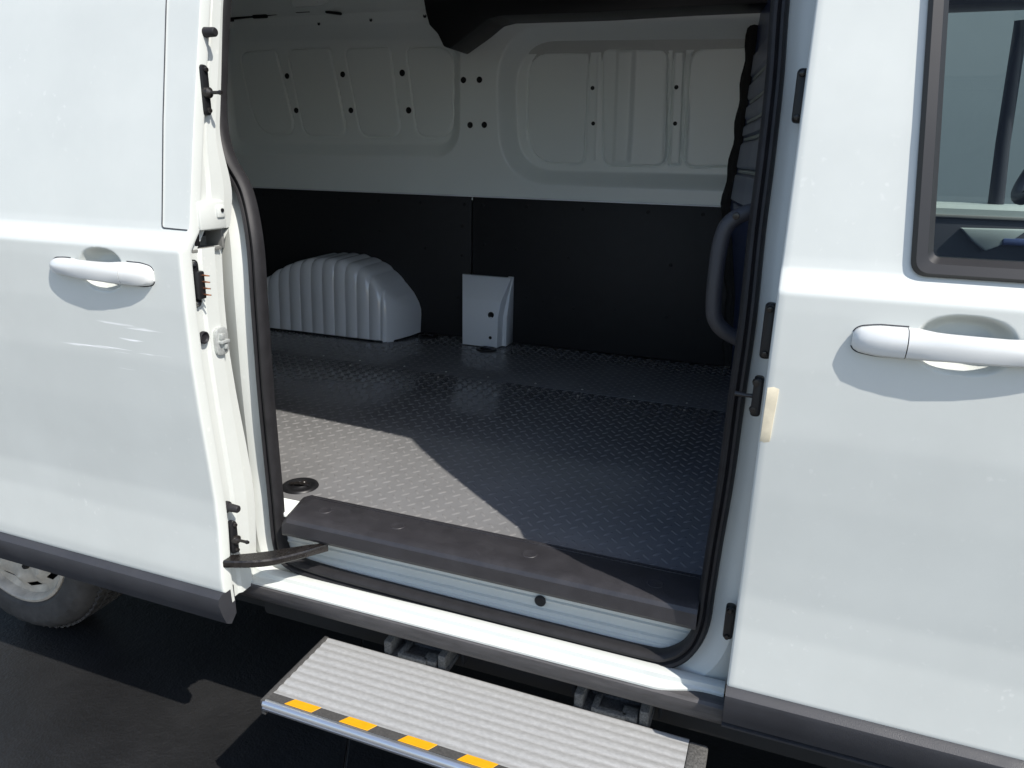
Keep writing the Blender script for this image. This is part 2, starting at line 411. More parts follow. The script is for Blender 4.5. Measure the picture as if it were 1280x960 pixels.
def win_outline(d):
    ref = win_raw(-.010); pts = win_raw(d); out = []
    for i in range(len(ref)):
        a, b = ref[i], ref[(i + 1) % len(ref)]; p, q = pts[i], pts[(i + 1) % len(ref)]
        k = max(1, int(math.hypot(b[0] - a[0], b[1] - a[1]) / .03))
        out += [(p[0] + (q[0] - p[0]) * t / k, p[1] + (q[1] - p[1]) * t / k) for t in range(k)]
    return out
base = win_outline(-.010)
link('window_surround', quad_band(base, win_outline(.014)), M['surround'], fd, sharp=25)
gl = win_outline(.010)
bm = bmesh.new(); vv = [bm.verts.new((x, S(z) + .014, z)) for x, z in gl]; bm.faces.new(vv)
bmesh.ops.triangulate(bm, faces=bm.faces); link('window_glass', bm_mesh(bm), M['glass'], fd)

def make_handle(x0, x1, zc, off, parent, bowlc):
    """grip bar over the recess; the fixed cap sits at x0"""
    T = [0, .012, .035, .07, .12, .18, .24, .245, .30, .36, .42, .50, .58, .66, .74, .80, .86, .91, .95, .98, 1.0]
    pt = np.interp(T, [0, .012, .04, .12, .25, .5, .78, .9, .97, 1], [.005, .010, .015, .020, .0235, .026, .0225, .018, .013, .006])
    ht = np.interp(T, [0, .012, .04, .12, .25, .42, .7, .88, .96, 1], [.009, .0135, .0175, .0200, .0200, .0175, .0165, .0160, .0140, .008])
    zt = np.interp(T, [0, .25, .5, 1], [-.001, 0, .001, .002])
    HS = [(0, 1), (.30, 1.0), (.62, .90), (.86, .62), (.97, .30), (1, .10), (1, -.12), (.95, -.50), (.84, -.80), (.62, -.97), (.30, -1), (0, -1), (0, -.4), (0, .4)]
    n = len(HS)
    secs = []
    for k, t in enumerate(T):
        x = x0 + (x1 - x0) * t; ys = float(S(zc)) + off
        th = float(np.interp(t, [0, .27, .36, .70, .80, 1], [pt[k] + .006, pt[k] + .006, .015, .014, pt[k] + .006, pt[k] + .006]))
        cy = ys - pt[k] + th / 2; ring = []
        for i in range(n):
            d_, h_ = HS[i]; dy = (.5 - d_) * th; dz = h_ * ht[k]
            ring.append((x, cy + dy, zc + zt[k] + dz))
        secs.append(ring)
    def piece(a, b, name):
        ss = secs[a:b + 1]; V = [v for r_ in ss for v in r_]; F = []
        for i in range(len(ss) - 1):
            for j in range(n): F.append((i * n + j, (i + 1) * n + j, (i + 1) * n + (j + 1) % n, i * n + (j + 1) % n))
        F += [tuple(range(n)), tuple((len(ss) - 1) * n + j for j in range(n))]
        return link(name, pydata(V, F), M['handle'], parent, sharp=28)
    piece(0, 6, 'handle_cap'); piece(7, len(T) - 1, 'door_handle')
    # thin dark gasket line around the foot of the handle
    pth = []
    up = [(x0 + (x1 - x0) * t, zc + zt[k] + ht[k] * 1.06) for k, t in enumerate(T)]; dn = [(x0 + (x1 - x0) * t, zc + zt[k] - ht[k] * 1.06) for k, t in enumerate(T)]
    for seg_ in (range(0, 8), range(15, 21)):
        for side in (up, dn):
            q = [(side[k][0], float(S(side[k][1])) + off + .0003, side[k][1]) for k in seg_]
            link('handle_gasket', tube(catmull(q, 3), .0010, 6), M['trim'], parent)
make_handle(.604, .868, 1.152, 0, fd, None)
# striker / contact fittings along the door's rear edge
def oval_plate(c, w, h, t, axis='x', bev=.003):
    o = rounded([(-w / 2, -h / 2), (w / 2, -h / 2), (w / 2, h / 2), (-w / 2, h / 2)], min(w, h) * .45, 6)
    if axis == 'x': out = [(c[1] + a, c[2] + b) for a, b in o]; return prism(out, 'x', c[0], c[0] + t, min(bev, t * .4), 2)
    out = [(c[0] + a, c[2] + b) for a, b in o]; return prism(out, 'y', c[1], c[1] - t, min(bev, t * .4), 2)

# adhesive pad left on the door edge
zt_ = np.linspace(.985, 1.072, 9); 
P = np.zeros((5, 9, 3))
for i, (dx, dy) in enumerate([(.002, .001), (.0025, -.0022), (.008, -.0028), (.0155, -.0022), (.016, .001)]):
    P[i, :, 0] = FX0 + dx + np.linspace(-.0, .0035, 9) * (.3 if i < 2 else 1); P[i, :, 1] = S(zt_) + dy; P[i, :, 2] = zt_
P[1:4, 0, 1] += .003; P[1:4, -1, 1] += .003
link('adhesive_pad', grid(P), M['beige'], fd, label='strip of beige adhesive foam stuck near the door edge')

# sliding door, slid back over the rear side ---------------------------------
SO = -.070; SX1, SX0 = -.466, -1.43
xs = np.unique(np.r_[np.linspace(SX0, -.82, 24), np.linspace(-.82, -.52, 130), np.linspace(-.52, SX1, 14)])
zs = np.unique(np.r_[np.linspace(.50, 1.08, 72), np.linspace(1.08, 1.19, 50), np.linspace(1.19, 1.27, 55), np.linspace(1.27, 1.86, 60)])
sb = bowl(-.655, 1.162, .054, .040, .026)
pl = rounded([(-1.30, 1.243), (-.527, 1.243), (-.539, 1.78), (-1.30, 1.78)], .006, 4)
def sdisp(X, Z):
    Y = sb(X, Z)
    # the blank pane panel: a fine seam and the front strip set a hair lower
    seam = np.exp(-((X - (-.527 - .032 * (Z - 1.243))) / .0016) ** 2) * (Z > 1.238)
    low = np.exp(-((Z - 1.2395) / .0016) ** 2) * (X > -.527)
    rec = sm(0, .004, X - (-.527 - .032 * (Z - 1.243))) * sm(1.237, 1.241, Z) * .001
    return Y + rec
sdoor = link('sliding_door', skin(SX0, SX1, .522, 1.86, SO, xs, zs, sdisp), M['paint_glint'], van, sharp=50,
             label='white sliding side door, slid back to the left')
make_handle(-.530, -.776, 1.160, SO, sdoor, None)
sq = [(-.544, z) for z in (1.84,)] + [(-.527 - .032 * (z - 1.243), z) for z in np.linspace(1.82, 1.247, 30)] + [(-.5262, 1.2435), (-.523, 1.2412), (-.500, 1.2405), (-.470, 1.2400)]
link('panel_seam', tube([(x, float(S(z)) + SO - .0002, z) for x, z in sq], .0011, 6), M['trim'], sdoor)
loft_x(SX0, SX1 - .001, [(-.114, .526), (-.127, .522), (-.136, .516), (-.138, .504), (-.130, .475), (-.121, .452), (-.108, .444), (-.092, .46), (-.092, .526)],
       'trim_strip', M['trim'], sdoor, sharp=25)
# front end face of the sliding door (faces the front of the van)
zz = np.unique(np.r_[np.linspace(.49, 1.85, 110), [1.168, 1.205, 1.2351]])
sec = [(SX1, .018), (SX1 - .001, .026), (SX1 - .010, .030), (SX1 - .011, .050), (SX1 - .006, .056), (SX1 - .006, .088), (SX1 - .016, .096), (SX1 - .019, .121), (SX1 - .05, .125)]
P = np.zeros((len(sec), len(zz), 3))
for i, (x, dy) in enumerate(sec):
    nar = 1 - .35 * sm(1.28, 1.42, zz)                       # the face is slimmer beside the window
    P[i, :, 0] = x + (.006 * np.sin((zz - .5) * 9) * sm(.4, 1, i / 8.)) ; P[i, :, 1] = S(zz) + SO + (dy * nar if i > 1 else dy); P[i, :, 2] = zz
sk = np.zeros(P.shape[:2], bool)
for i in range(3, 7):
    for j in range(len(zz) - 1):
        if 1.206 < (zz[j] + zz[j + 1]) / 2 < 1.2351: sk[i, j] = True
link('end_face', grid(P, sk), M['paint'], sdoor, sharp=30)
yy0 = float(S(1.22)) + SO
link('latch_pocket', boxes([((SX1 - .05, yy0 + .062, 1.2205), (.006, .09, .05)), ((SX1 - .03, yy0 + .062, 1.201), (.04, .075, .006)), ((SX1 - .03, yy0 + .105, 1.22), (.04, .006, .04))], .001), M['cab_grey'], sdoor)
link('lock_mechanism', boxes([((SX1 - .025, yy0 + .040, 1.222), (.03, .014, .026)), ((SX1 - .027, yy0 + .052, 1.229), (.03, .026, .008))], .002), M['black'], sdoor)
link('guide_block', boxes([((SX1 - .004, yy0 + .070, 1.262), (.016, .066, .050), .004), ((SX1 + .004, yy0 + .088, 1.268), (.008, .020, .022), .003)], .003), M['paint'], sdoor)
link('guide_bolt', lathe([(0, .012), (.0035, .0118), (.004, .006)], 12, 'x', (SX1 - .002, yy0 + .089, 1.270)), M['black'], sdoor)
def bump_stop(y, z):
    me = lathe([(.0, .030), (.006, .030), (.0075, .028), (.0085, .006), (.0115, .004), (.0115, -.004), (0, -.004)], 18, 'x', (SX1 - .008, y, z))
    return link('bump_stop', me, M['rubber'], sdoor)
bump_stop(-.026, 1.565); bump_stop(-.082, .696)
def guide_plate(y, z, h):
    link('guide_plate', oval_plate((SX1 - .012, y, z), .018, h, .016), M['black'], sdoor)
    link('guide_pin', lathe([(0, .034), (.003, .034), (.0042, .030), (.003, .026), (.003, .012), (.009, .008), (.010, 0)], 14, 'x', (SX1 + .002, y, z - .004)), M['dark_steel'], sdoor)
    for d in (-.40, .40):
        link('bolt', lathe([(0, .006), (.004, .005), (.005, 0)], 10, 'x', (SX1 + .003, y + .001, z + d * h)), M['dark_steel'], sdoor)
guide_plate(-.040, 1.472, .082); guide_plate(-.079, .628, .07)
cyb = float(S(1.145)) + SO + .034
link('contact_block', oval_plate((SX1 - .012, cyb, 1.145), .026, .086, .006), M['black'], sdoor)
link('contact_body', box((SX1 - .002, cyb + .003, 1.143), (.018, .017, .050), .003), M['black'], sdoor)
for k in range(4):
    link('contact_pin', lathe([(0, .016), (.0012, .0155), (.0018, .0)], 8, 'x', (SX1 + .006, cyb + .006, 1.126 + .0115 * k)), M['copper'], sdoor)
for d in (-.036, .036): link('bolt', lathe([(0, .005), (.004, .004), (.005, 0)], 10, 'x', (SX1 - .006, cyb, 1.145 + d)), M['steel'], sdoor)
link('plug', lathe([(0, -.001), (.007, .0005), (.0095, .004), (.0115, .003), (.0118, -.002)], 20, 'x', (SX1 - .004, cyb + .004, 1.046)), M['rubber'], sdoor)
lk = link('lock', oval_plate((SX1 - .010, -.056, 1.030), .034, .054, .010), M['zinc'], sdoor)
link('lock_pawl', boxes([((SX1 + .002, -.056, 1.030), (.012, .022, .007)), ((SX1 + .002, -.060, 1.040), (.010, .010, .012)), ((SX1 + .002, -.052, 1.020), (.008, .008, .010))], .002), M['zinc'], sdoor)
# lower roller arm that carries the door
arm = [(-.475, -.108, .586), (-.43, -.078, .583), (-.40, -.055, .582), (-.365, -.030, .586), (-.330, -.008, .592), (-.305, .010, .596)]
pa = resample(catmull(arm, 6), .012); N = len(pa); P = np.zeros((N, 8, 3))
for i in range(N):
    t = pa[min(i + 1, N - 1)] - pa[max(i - 1, 0)]; t /= np.linalg.norm(t); sd_ = np.cross(t, (0, 0, 1)); sd_ /= np.linalg.norm(sd_)
    u_ = i / (N - 1); w_ = .011 + .008 * math.sin(math.pi * min(1, u_ * 1.15)); w_ *= 1 - .45 * max(0, (u_ - .8) / .2); h_ = .008
    for k, (a, b) in enumerate([(-1, -.6), (-.85, -1), (.85, -1), (1, -.6), (1, .6), (.85, 1), (-.85, 1), (-1, .6)]): P[i, k] = pa[i] + sd_ * a * w_ + np.array([0, 0, b * h_])
F = [(i * 8 + k, (i + 1) * 8 + k, (i + 1) * 8 + (k + 1) % 8, i * 8 + (k + 1) % 8) for i in range(N - 1) for k in range(8)] + [tuple(range(8)), tuple((N - 1) * 8 + k for k in range(8))]
link('roller_arm', pydata(P.reshape(-1, 3), F), M['dark_steel'], sdoor, sharp=30)
for q in (pa[N // 2 + 2], pa[-4]): link('arm_rivet', lathe([(0, .004), (.005, .003), (.0065, 0)], 12, 'z', (q[0], q[1], q[2] + .0055)), M['dark_steel'], sdoor)
link('roller', lathe([(0, .008), (.012, .008), (.014, .006), (.014, -.006), (.012, -.008), (0, -.008)], 18, 'z', (-.315, .032, .602)), M['black'], sdoor)

# ---------------------------------------------------------------- door opening: frame and seal
ring = [(-.452, .036, .56), (-.457, .039, .66), (-.458, .039, .72), (-.455, .034, .79), (-.447, .023, .926), (-.4405, .018, 1.09), (-.4495, .030, 1.21),
        (-.481, .056, 1.298), (-.524, .067, 1.356), (-.547, .079, 1.415), (-.556, .097, 1.50), (-.558, .130, 1.647), (-.55, .158, 1.75),
        (-.50, .180, 1.81), (-.42, .186, 1.822), (-.2, .186, 1.826), (.15, .176, 1.826), (.38, .164, 1.826), (.445, .157, 1.822), (.461, .150, 1.79),
        (.464, .119, 1.62), (.470, .095, 1.49), (.472, .072, 1.377), (.472, .052, 1.274), (.475, .024, 1.147), (.478, .019, 1.02),
        (.478, .026, .882), (.472, .036, .759), (.469, .036, .67), (.466, .030, .60), (.447, .026, .549), (.405, .024, .517), (.35, .024, .511),
        (.2, .024, .511), (.03, .024, .512), (-.15, .024, .514), (-.33, .024, .518), (-.42, .028, .528)]
ring = [(x - ((.0165 - .0075 * float(sm(.95, 1.15, z))) * float(sm(.33, .465, x)) if z < 1.78 else 0) + (.004 if x < -.43 and z < 1.25 else 0), y, z) for x, y, z in ring]
RP = resample(catmull(ring, 8, True), .012, True); RN = len(RP)
RT = np.roll(RP, -1, 0) - np.roll(RP, 1, 0); RT[:, 1] = 0; RT /= np.linalg.norm(RT, axis=1)[:, None]
ROUT = np.stack([-RT[:, 2], RT[:, 0] * 0, RT[:, 0]], 1)      # outward, in the plane of the side (path runs clockwise seen from outside)
cen = RP.mean(0)
if ((RP - cen) * ROUT).sum() < 0: ROUT = -ROUT
def ring_sweep(section, name, material, scale=None, closed=False, sharp=35):
    P = np.zeros((RN, len(section), 3))
    for k, (a, b) in enumerate(section):
        s = 1 if scale is None else (scale if a > .012 else np.ones(RN))[:, None]
        P[:, k] = RP + ROUT * a * s * ((.72 + .16 * sm(.56, .52, RP[:, 2]))[:, None] if closed else 1) + np.array([0, b, 0])
    return link(name, grid(P, wrap_u=True, wrap_v=closed), material, van, sharp)
hd = sm(1.70, 1.81, RP[:, 2])
fscale = 1 - .62 * hd
ring_sweep([(-.004, .012), (-.002, .008), (.014, .006), (.024, .004), (.034, -.004), (.05, -.010), (.062, -.008), (.105, .004)], 'door_frame', M['paint'], fscale, sharp=28)
ring_sweep([(-.017, .012), (-.0195, -.001), (-.0165, -.011), (-.0105, -.0155), (-.0045, -.0145), (-.0015, -.0085), (.0, -.0075), (.0015, -.0085), (.0035, -.0145), (.009, -.0165), (.0145, -.0125), (.0175, -.004), (.017, .008), (.005, .015), (-.008, .015)],
           'door_seal', M['rubber'], None, True, sharp=40)

# sill: outer white lip and worn grey moulding -------------------------------
def loft_var(xlist, prof_fn, name, material, closed=True, sharp=28, parent=van):
    P = np.array([[(x + (q[2] if len(q) > 2 else 0), q[0], q[1]) for q in prof_fn(x)] for x in xlist]); n = P.shape[1]; N = len(xlist)
    F = [(i * n + k, (i + 1) * n + k, (i + 1) * n + (k + 1) % n, i * n + (k + 1) % n) for i in range(N - 1) for k in range(n if closed else n - 1)]
    if closed: F += [tuple(range(n)), tuple((N - 1) * n + k for k in range(n))]
    return link(name, pydata(P.reshape(-1, 3), F), material, parent, sharp)
xl = np.r_[np.linspace(-.535, -.42, 14), np.linspace(-.40, .36, 24), np.linspace(.37, .50, 20)]
def lip(x):
    e = float(sm(.47, .38, x)); lft = float(sm(-.535, -.43, x))
    o = .024 * e; dz = (1 - lft) * .045
    return [(.024, .496 + dz), (.012, .5100 + dz * .8), (.006, .5116 + dz * .7), (-.004 - o * .15, .5112 + dz * .5), (-.007 - o * .19, .5098 + dz * .4), (-.009 - o * .21, .5022 + dz * .2), (-.0105 - o * .30, .5006), (-.011 - o * .95, .4998), (-.012 - o, .4990), (-.012 - o, .495), (-.004, .488), (.024, .488)]
loft_var(xl, lip, 'sill_lip', M['paint'])
xl2 = np.r_[np.linspace(-.60, -.44, 12), np.linspace(-.42, .5025, 30)]
def mould(x):
    up = float(sm(-.44, -.60, x)) * .030
    return [(-.012, .4955 + up), (-.033, .4952 + up), (-.038, .491 + up), (-.0385, .481 + up * .6), (-.033, .462 + up * .3), (-.020, .446), (.0, .435), (.03, .428), (.05, .428), (.05, .46), (-.002, .485)]
loft_var(xl2, mould, 'sill_moulding', M['trim_worn'])
# inner face of the sill below the entry pad
loft_x(-.45, .47, [(.034, .518), (.040, .524), (.0405, .531), (.044, .5325), (.0445, .541), (.050, .5435), (.0505, .556), (.0465, .5585), (.0460, .5635), (.0495, .566), (.0495, .604), (.075, .606), (.075, .515)], 'inner_sill', M['paint'], van, sharp=25)
link('drain_plug', lathe([(0, -.002), (.005, -.003), (.0085, -.0035), (.011, -.0015), (.0112, .002)], 20, 'y', (.147, .0450, .5600)), M['rubber'], van)
link('door_rail', boxes([((-.365, .0445, .594), (.10, .006, .012)), ((-.255, .046, .591), (.085, .007, .011))], .002), M['black'], van)

# fittings on the B-post -------------------------------------------------------
def post_block(x, z, h, w=.016, y=None):
    y = float(S(z)) + .060 if y is None else y
    link('post_socket', oval_plate((x, y, z), w, h, .018, 'y'), M['black'], van)
    for d in (-.40, .40): link('post_bolt', lathe([(0, -.006), (.004, -.005), (.005, 0)], 10, 'y', (x - .001, y - .017, z + d * h)), M['dark_steel'], van)
post_block(.499, 1.463, .072); post_block(.497, 1.140, .082); post_block(.494, .636, .062)
ys_ = float(S(1.047)) + .05
link('striker_plate', oval_plate((.4935, ys_, 1.043), .014, .060, .02, 'y'), M['black'], van)
link('striker_pin', tube([(.494, ys_ - .012, 1.043), (.478, ys_ - .014, 1.043), (.462, ys_ - .012, 1.0435)], [.0035, .003, .0042], 10), M['dark_steel'], van)
for d in (-.020, .022): link('post_bolt', lathe([(0, -.008), (.005, -.007), (.006, 0)], 10, 'y', (.490, ys_ - .014, 1.043 + d)), M['dark_steel'], van)

# ---------------------------------------------------------------- outer shell: roof, rear side, far side, rear, nose
zz = np.linspace(0, 1, 40)
XR0, XR1 = -2.45, 1.15
def roof_section(x):
    h0 = np.interp(x, [XR0, -.6, 0.0, .47, .55, XR1], [.098, .165, .158, .116, .10, .10])
    pts = [(h0 + .03, 1.832), (h0 + .006, 1.828), (h0, 1.832)]
    for z in np.linspace(1.85, 1.985, 8): pts.append((max(float(S(z)), 0) + (h0 - .10) * (1 - (z - 1.83) / .16), z))
    for t in np.linspace(.1, .9, 9): pts.append((.27 + (FAR - .54) * t, 1.985 + .045 * math.sin(math.pi * t)))
    for z in np.linspace(1.985, 1.83, 8): pts.append((FAR - float(S(z)), z))
    return pts
P = np.array([[(x, y, z) for y, z in roof_section(x)] for x in np.linspace(XR0, XR1, 50)])
roof = link('roof', grid(P), M['paint'], van, sharp=40)
# rear side panel (behind the sliding door) with the wheel arch
WX, WZ, WR = -1.42, .335, .30
def arch_z(x, r=.355):
    d = np.abs(x - WX); return np.where(d < r, WZ + np.sqrt(np.maximum(r * r - d * d, 0)), .44)
def side_panel(x0, x1, far=False, arch=True, zt=1.84):
    X = np.unique(np.r_[np.linspace(x0, x1, 60), WX - .355, WX + .355] if arch else np.linspace(x0, x1, 20)); X = X[(X >= x0) & (X <= x1)]
    zb = np.maximum(arch_z(X), .44) if arch else np.full(len(X), .44)
    P = np.zeros((len(X), 60, 3))
    for j, t in enumerate(np.linspace(0, 1, 60)):
        Z = zb + (zt - zb) * t; P[:, j, 0] = X; P[:, j, 2] = Z; P[:, j, 1] = (FAR - S(Z)) if far else S(Z)
    return grid(P)
link('side_panel', side_panel(XR0, -.565), M['paint'], van)
link('side_panel', side_panel(XR0, .50, True), M['paint'], van)
# slam wall closing the gap between frame and rear side panel
zz = np.linspace(.44, 1.84, 40); P = np.zeros((3, 40, 3))
for i, (x, d) in enumerate([(-.565, 0), (-.565, .05), (-.60, .07)]): P[i, :, 0] = x; P[i, :, 1] = S(zz) + d; P[i, :, 2] = zz
link('slam_panel', grid(P), M['paint'], van)
pr_ = [(float(S(z)), z) for z in np.linspace(.44, 1.985, 20)] + [(FAR - float(S(z)), z) for z in np.linspace(1.985, .44, 20)]
link('tail_panel', prism([(y + .001, z) for y, z in pr_], 'x', XR0 - .02, XR0 + .001), M['paint'], van)
# wheels
def make_wheel(x, yo, sgn=1):
    w = bpy.data.objects.new('wheel', None)
    tw = .195
    prof = [(.205, .012), (.215, .004), (.235, .0), (.262, .001), (.280, .010), (.2925, .024), (.2985, .045), (.300, .097), (.2985, .150), (.2925, .171), (.280, .185), (.25, .195), (.205, .19)]
    n = 96; P = np.zeros((n, len(prof), 3))
    for i in range(n):
        a = 2 * math.pi * i / n
        for j, (r, h) in enumerate(prof):
            if 4 <= j <= 5 and i % 3 == 0: r -= .004
            P[i, j] = (x + r * math.sin(a), yo + sgn * h, WZ - r * math.cos(a))
    o = link('wheel', grid(P, wrap_u=True), M['tyre'], van, sharp=25)
    # tread grooves as raised ribs on the running surface
    bm = bmesh.new()
    for i in range(72):
        a = 2 * math.pi * i / 72
        for k, h in enumerate((.050, .083, .113, .145)):
            sk_ = .02 if k % 2 else -.02
            c = Vector((x + .3015 * math.sin(a + sk_), yo + sgn * h, WZ - .3015 * math.cos(a + sk_)))
            b2 = bmesh.ops.create_cube(bm, size=1)['verts']
            bmesh.ops.scale(bm, vec=(.020, .024, .007), verts=b2)
            bmesh.ops.rotate(bm, cent=(0, 0, 0), matrix=Matrix.Rotation(.35 if k % 2 else -.35, 3, 'Z'), verts=b2)
            bmesh.ops.rotate(bm, cent=(0, 0, 0), matrix=Matrix.Rotation(-a, 3, 'Y'), verts=b2)
            bmesh.ops.translate(bm, vec=c, verts=b2)
    link('tread_block_pattern', bm_mesh(bm), M['tyre'], o, kind='stuff')
    rp = [(.206, .10), (.206, .020), (.203, .008), (.196, .006), (.190, .012), (.184, .030), (.165, .040), (.150, .030), (.130, .022), (.110, .020), (.085, .026), (.07, .030), (.055, .026), (.050, .012), (.03, .008), (0, .008)]
    n = 60; P = np.zeros((n, len(rp), 3)); sk = np.zeros((n, len(rp)), bool)
    for i in range(n):
        a = 2 * math.pi * i / n
        for j, (r, h) in enumerate(rp):
            if 6 <= j <= 8: h = h - .012 * (.5 + .5 * math.cos(a * 10))
            P[i, j] = (x + r * math.sin(a), yo + sgn * h, WZ - r * math.cos(a))
        if (i % 6) in (1, 2): sk[i, 6] = True
    link('rim', grid(P, sk, wrap_u=True), M['rim'], o, sharp=40)
    link('brake_drum', lathe([(0, .06), (.19, .06), (.19, .12), (0, .12)], 30, 'y', (x, yo if sgn > 0 else yo - .18, WZ)), M['under'], o)
    for k in range(5):
        a = 2 * math.pi * k / 5 + .3
        link('wheel_nut', lathe([(0, -.012), (.007, -.011), (.010, -.002), (.011, .004)], 6, 'y', (x + .095 * math.sin(a), yo + sgn * .022, WZ - .095 * math.cos(a))), M['dark_steel'], o)
    return o
make_wheel(WX, .085); make_wheel(WX, FAR - .085, -1); make_wheel(1.95, .06); make_wheel(1.95, FAR - .06, -1)
# wheel housing liner
a = np.linspace(.5, math.pi - .5, 24); P = np.zeros((24, 2, 3))
for j, y in enumerate((-.03, .42)): P[:, j, 0] = WX + .37 * np.cos(a); P[:, j, 1] = y; P[:, j, 2] = WZ + .37 * np.sin(a)
link('wheel_housing', grid(P), M['under'], van)
# underbody
link('underbody', boxes([((-.95, .88, .40), (2.9, 1.60, .06)), ((0.2, .13, .36), (1.5, .10, .07)), ((-.75, .30, .33), (.5, .3, .10)), ((.25, .75, .30), (1.6, .5, .12)), ((1.4, .88, .40), (1.8, 1.6, .06)),
                         ((-2.1, .88, .42), (.6, 1.6, .06))], .01), M['under'], van)

# cab: nose, far door, dash -------------------------------------------------------
def cab_panel(x0, x1, far, z0, z1, nx=20):
    X = np.linspace(x0, x1, nx); P = np.zeros((nx, 24, 3))
    for j, t in enumerate(np.linspace(0, 1, 24)):
        Z = z0(X) + (z1(X) - z0(X)) * t; tp = .22 * sm(1.7, 2.6, X)
        y = S(np.minimum(Z, 1.98)) + tp
        P[:, j] = np.stack([X, (FAR - y) if far else y, Z], 1)
    return grid(P)
fz0 = lambda X: np.maximum(.46, np.where(np.abs(X - 1.95) < .355, WZ + np.sqrt(np.maximum(.355 ** 2 - (X - 1.95) ** 2, 0)), .46))
fz1 = lambda X: np.interp(X, [1.5, 1.7, 2.1, 2.5], [1.24, 1.20, 1.12, .98])
for far in (False, True): link('wing', cab_panel(1.525, 2.5, far, fz0, fz1, 60), M['paint'], van)
ux = np.linspace(1.55, 2.5, 12); P = np.zeros((12, 12, 3))
for j, t in enumerate(np.linspace(0, 1, 12)):
    tp = .22 * sm(1.7, 2.6, ux); ya = S(fz1(ux)) + tp
    P[:, j] = np.stack([ux, ya + (FAR - 2 * ya) * t, fz1(ux) + .05 * math.sin(math.pi * t)], 1)
link('bonnet', grid(P), M['paint'], van)
link('bumper', prism([(1.9 * 0 + .16, .30), (FAR - .16, .30), (FAR - .14, .98), (.14, .98)], 'x', 2.40, 2.52, .03), M['paint'], van)
P = np.zeros((10, 10, 3))
for i, s in enumerate(np.linspace(0, 1, 10)):
    for j, t in enumerate(np.linspace(0, 1, 10)):
        x = 1.70 - .58 * s + .06 * math.sin(math.pi * t); z = 1.235 + .75 * s; ya = .03 + .2 * s
        P[i, j] = (x, ya + (FAR - 2 * ya) * t, z)
link('windscreen', grid(P), M['glass_far'], van)
for far in (False, True):
    pth = [(1.72, .01, 1.22), (1.45, .03, 1.52), (1.28, .085, 1.76), (1.14, .15, 1.87)]
    if far: pth = [(x, FAR - y, z) for x, y, z in pth]
    link('windscreen_pillar', tube(catmull(pth, 6), .035, 10), M['paint'], van)
fdoor = link('cab_door', cab_panel(.505, 1.55, True, lambda X: np.full(len(X), .46), lambda X: np.full(len(X), 1.235)), M['paint'], van)
bits = [((.56, FAR - .085, 1.55), (.12, .05, .66), .012), ((1.0, FAR - .14, 1.872), (1.0, .12, .09), .02)]
link('window_frame', boxes(bits), M['cab'], fdoor)
link('quarter_bar', tube([(1.128, FAR - .035, 1.225), (1.105, FAR - .055, 1.45), (1.078, FAR - .10, 1.80)], [.024, .021, .019], 12), M['cab'], fdoor)
link('window_glass', pydata([(.60, FAR - .03, 1.24), (1.60, FAR - .03, 1.24), (1.22, FAR - .13, 1.86), (.60, FAR - .13, 1.86)], [(0, 1, 2, 3)]), M['glass_far'], fdoor)
link('window_ledge', loft_x(.58, 1.6, [(FAR - .03, 1.262), (FAR - .10, 1.258), (FAR - .115, 1.245), (FAR - .115, 1.225), (FAR - .03, 1.222)], 'ledge_tmp', M['cab_light'], fdoor).data, None, fdoor)
bpy.data.objects.remove(bpy.data.objects['ledge_tmp'])
link('ledge_strip', boxes([((1.09, FAR - .119, 1.221), (1.02, .008, .010))], .002), M['cab_grey'], fdoor)
link('door_card', boxes([((1.05, FAR - .09, .90), (1.0, .05, .63))], .015), M['cab'], fdoor)
link('grey_triangle', prism([(1.02, 1.186), (1.205, 1.190), (1.165, 1.150), (1.10, 1.116), (1.06, 1.145)], 'y', FAR - .145, FAR - .112, .006), M['cab_light'], fdoor)  # unidentified pale triangle, built as a solid piece
link('blue_highlight', boxes([((1.22, FAR - .135, 1.150), (.16, .03, .022), .006)]), M['bulk'], fdoor)  # small blue piece put in for a highlight on the door card
link('dashboard', prism([(1.30, .80), (1.72, .80), (1.72, 1.21), (1.50, 1.235), (1.34, 1.20), (1.28, 1.08)], 'y', .06, FAR - .06, .02), M['cab'], van)
# steering wheel
sw = bpy.data.meshes.new('sw'); cy = 1.30; cx_, cz_ = 1.185, 1.455; tl = math.radians(32)
pth = [(cx_ + .19 * math.cos(t) * math.sin(tl), cy + .19 * math.sin(t), cz_ + .19 * math.cos(t) * math.cos(tl)) for t in np.linspace(0, 2 * math.pi, 48, endpoint=False)]
swo = link('steering_wheel', tube(pth, .0165, 12, closed=True), M['black'], van)
sp = []
for t in (math.pi / 2, -math.pi / 2, math.pi):
    e = Vector((cx_ + .185 * math.cos(t) * math.sin(tl), cy + .185 * math.sin(t), cz_ + .185 * math.cos(t) * math.cos(tl)))
    link('spoke', tube([e, Vector((cx_ + .02, cy, cz_ - .012))], [.011, .022], 10), M['black'], swo)
link('wheel_hub', lathe([(0, -.02), (.045, -.015), (.055, .0), (.05, .03), (.025, .05), (.025, .30)], 20, 'x', (0, 0, 0)), M['black'], swo)
hub = bpy.data.objects['wheel_hub']; hub.location = (cx_, cy, cz_); hub.rotation_euler = (0, math.radians(32), 0)
# near door card and cab lining
link('door_card', boxes([((1.0, .045, .88), (.90, .03, .66))], .012), M['cab'], fd)
link('headliner', boxes([((.80, FAR / 2, 1.93), (.72, 1.36, .03))], .01), M['cab_grey'], van)
link('cab_floor', boxes([((1.0, FAR / 2, .50), (1.3, 1.6, .04))]), M['cab'], van)

# ---------------------------------------------------------------- load space
FZ = .63
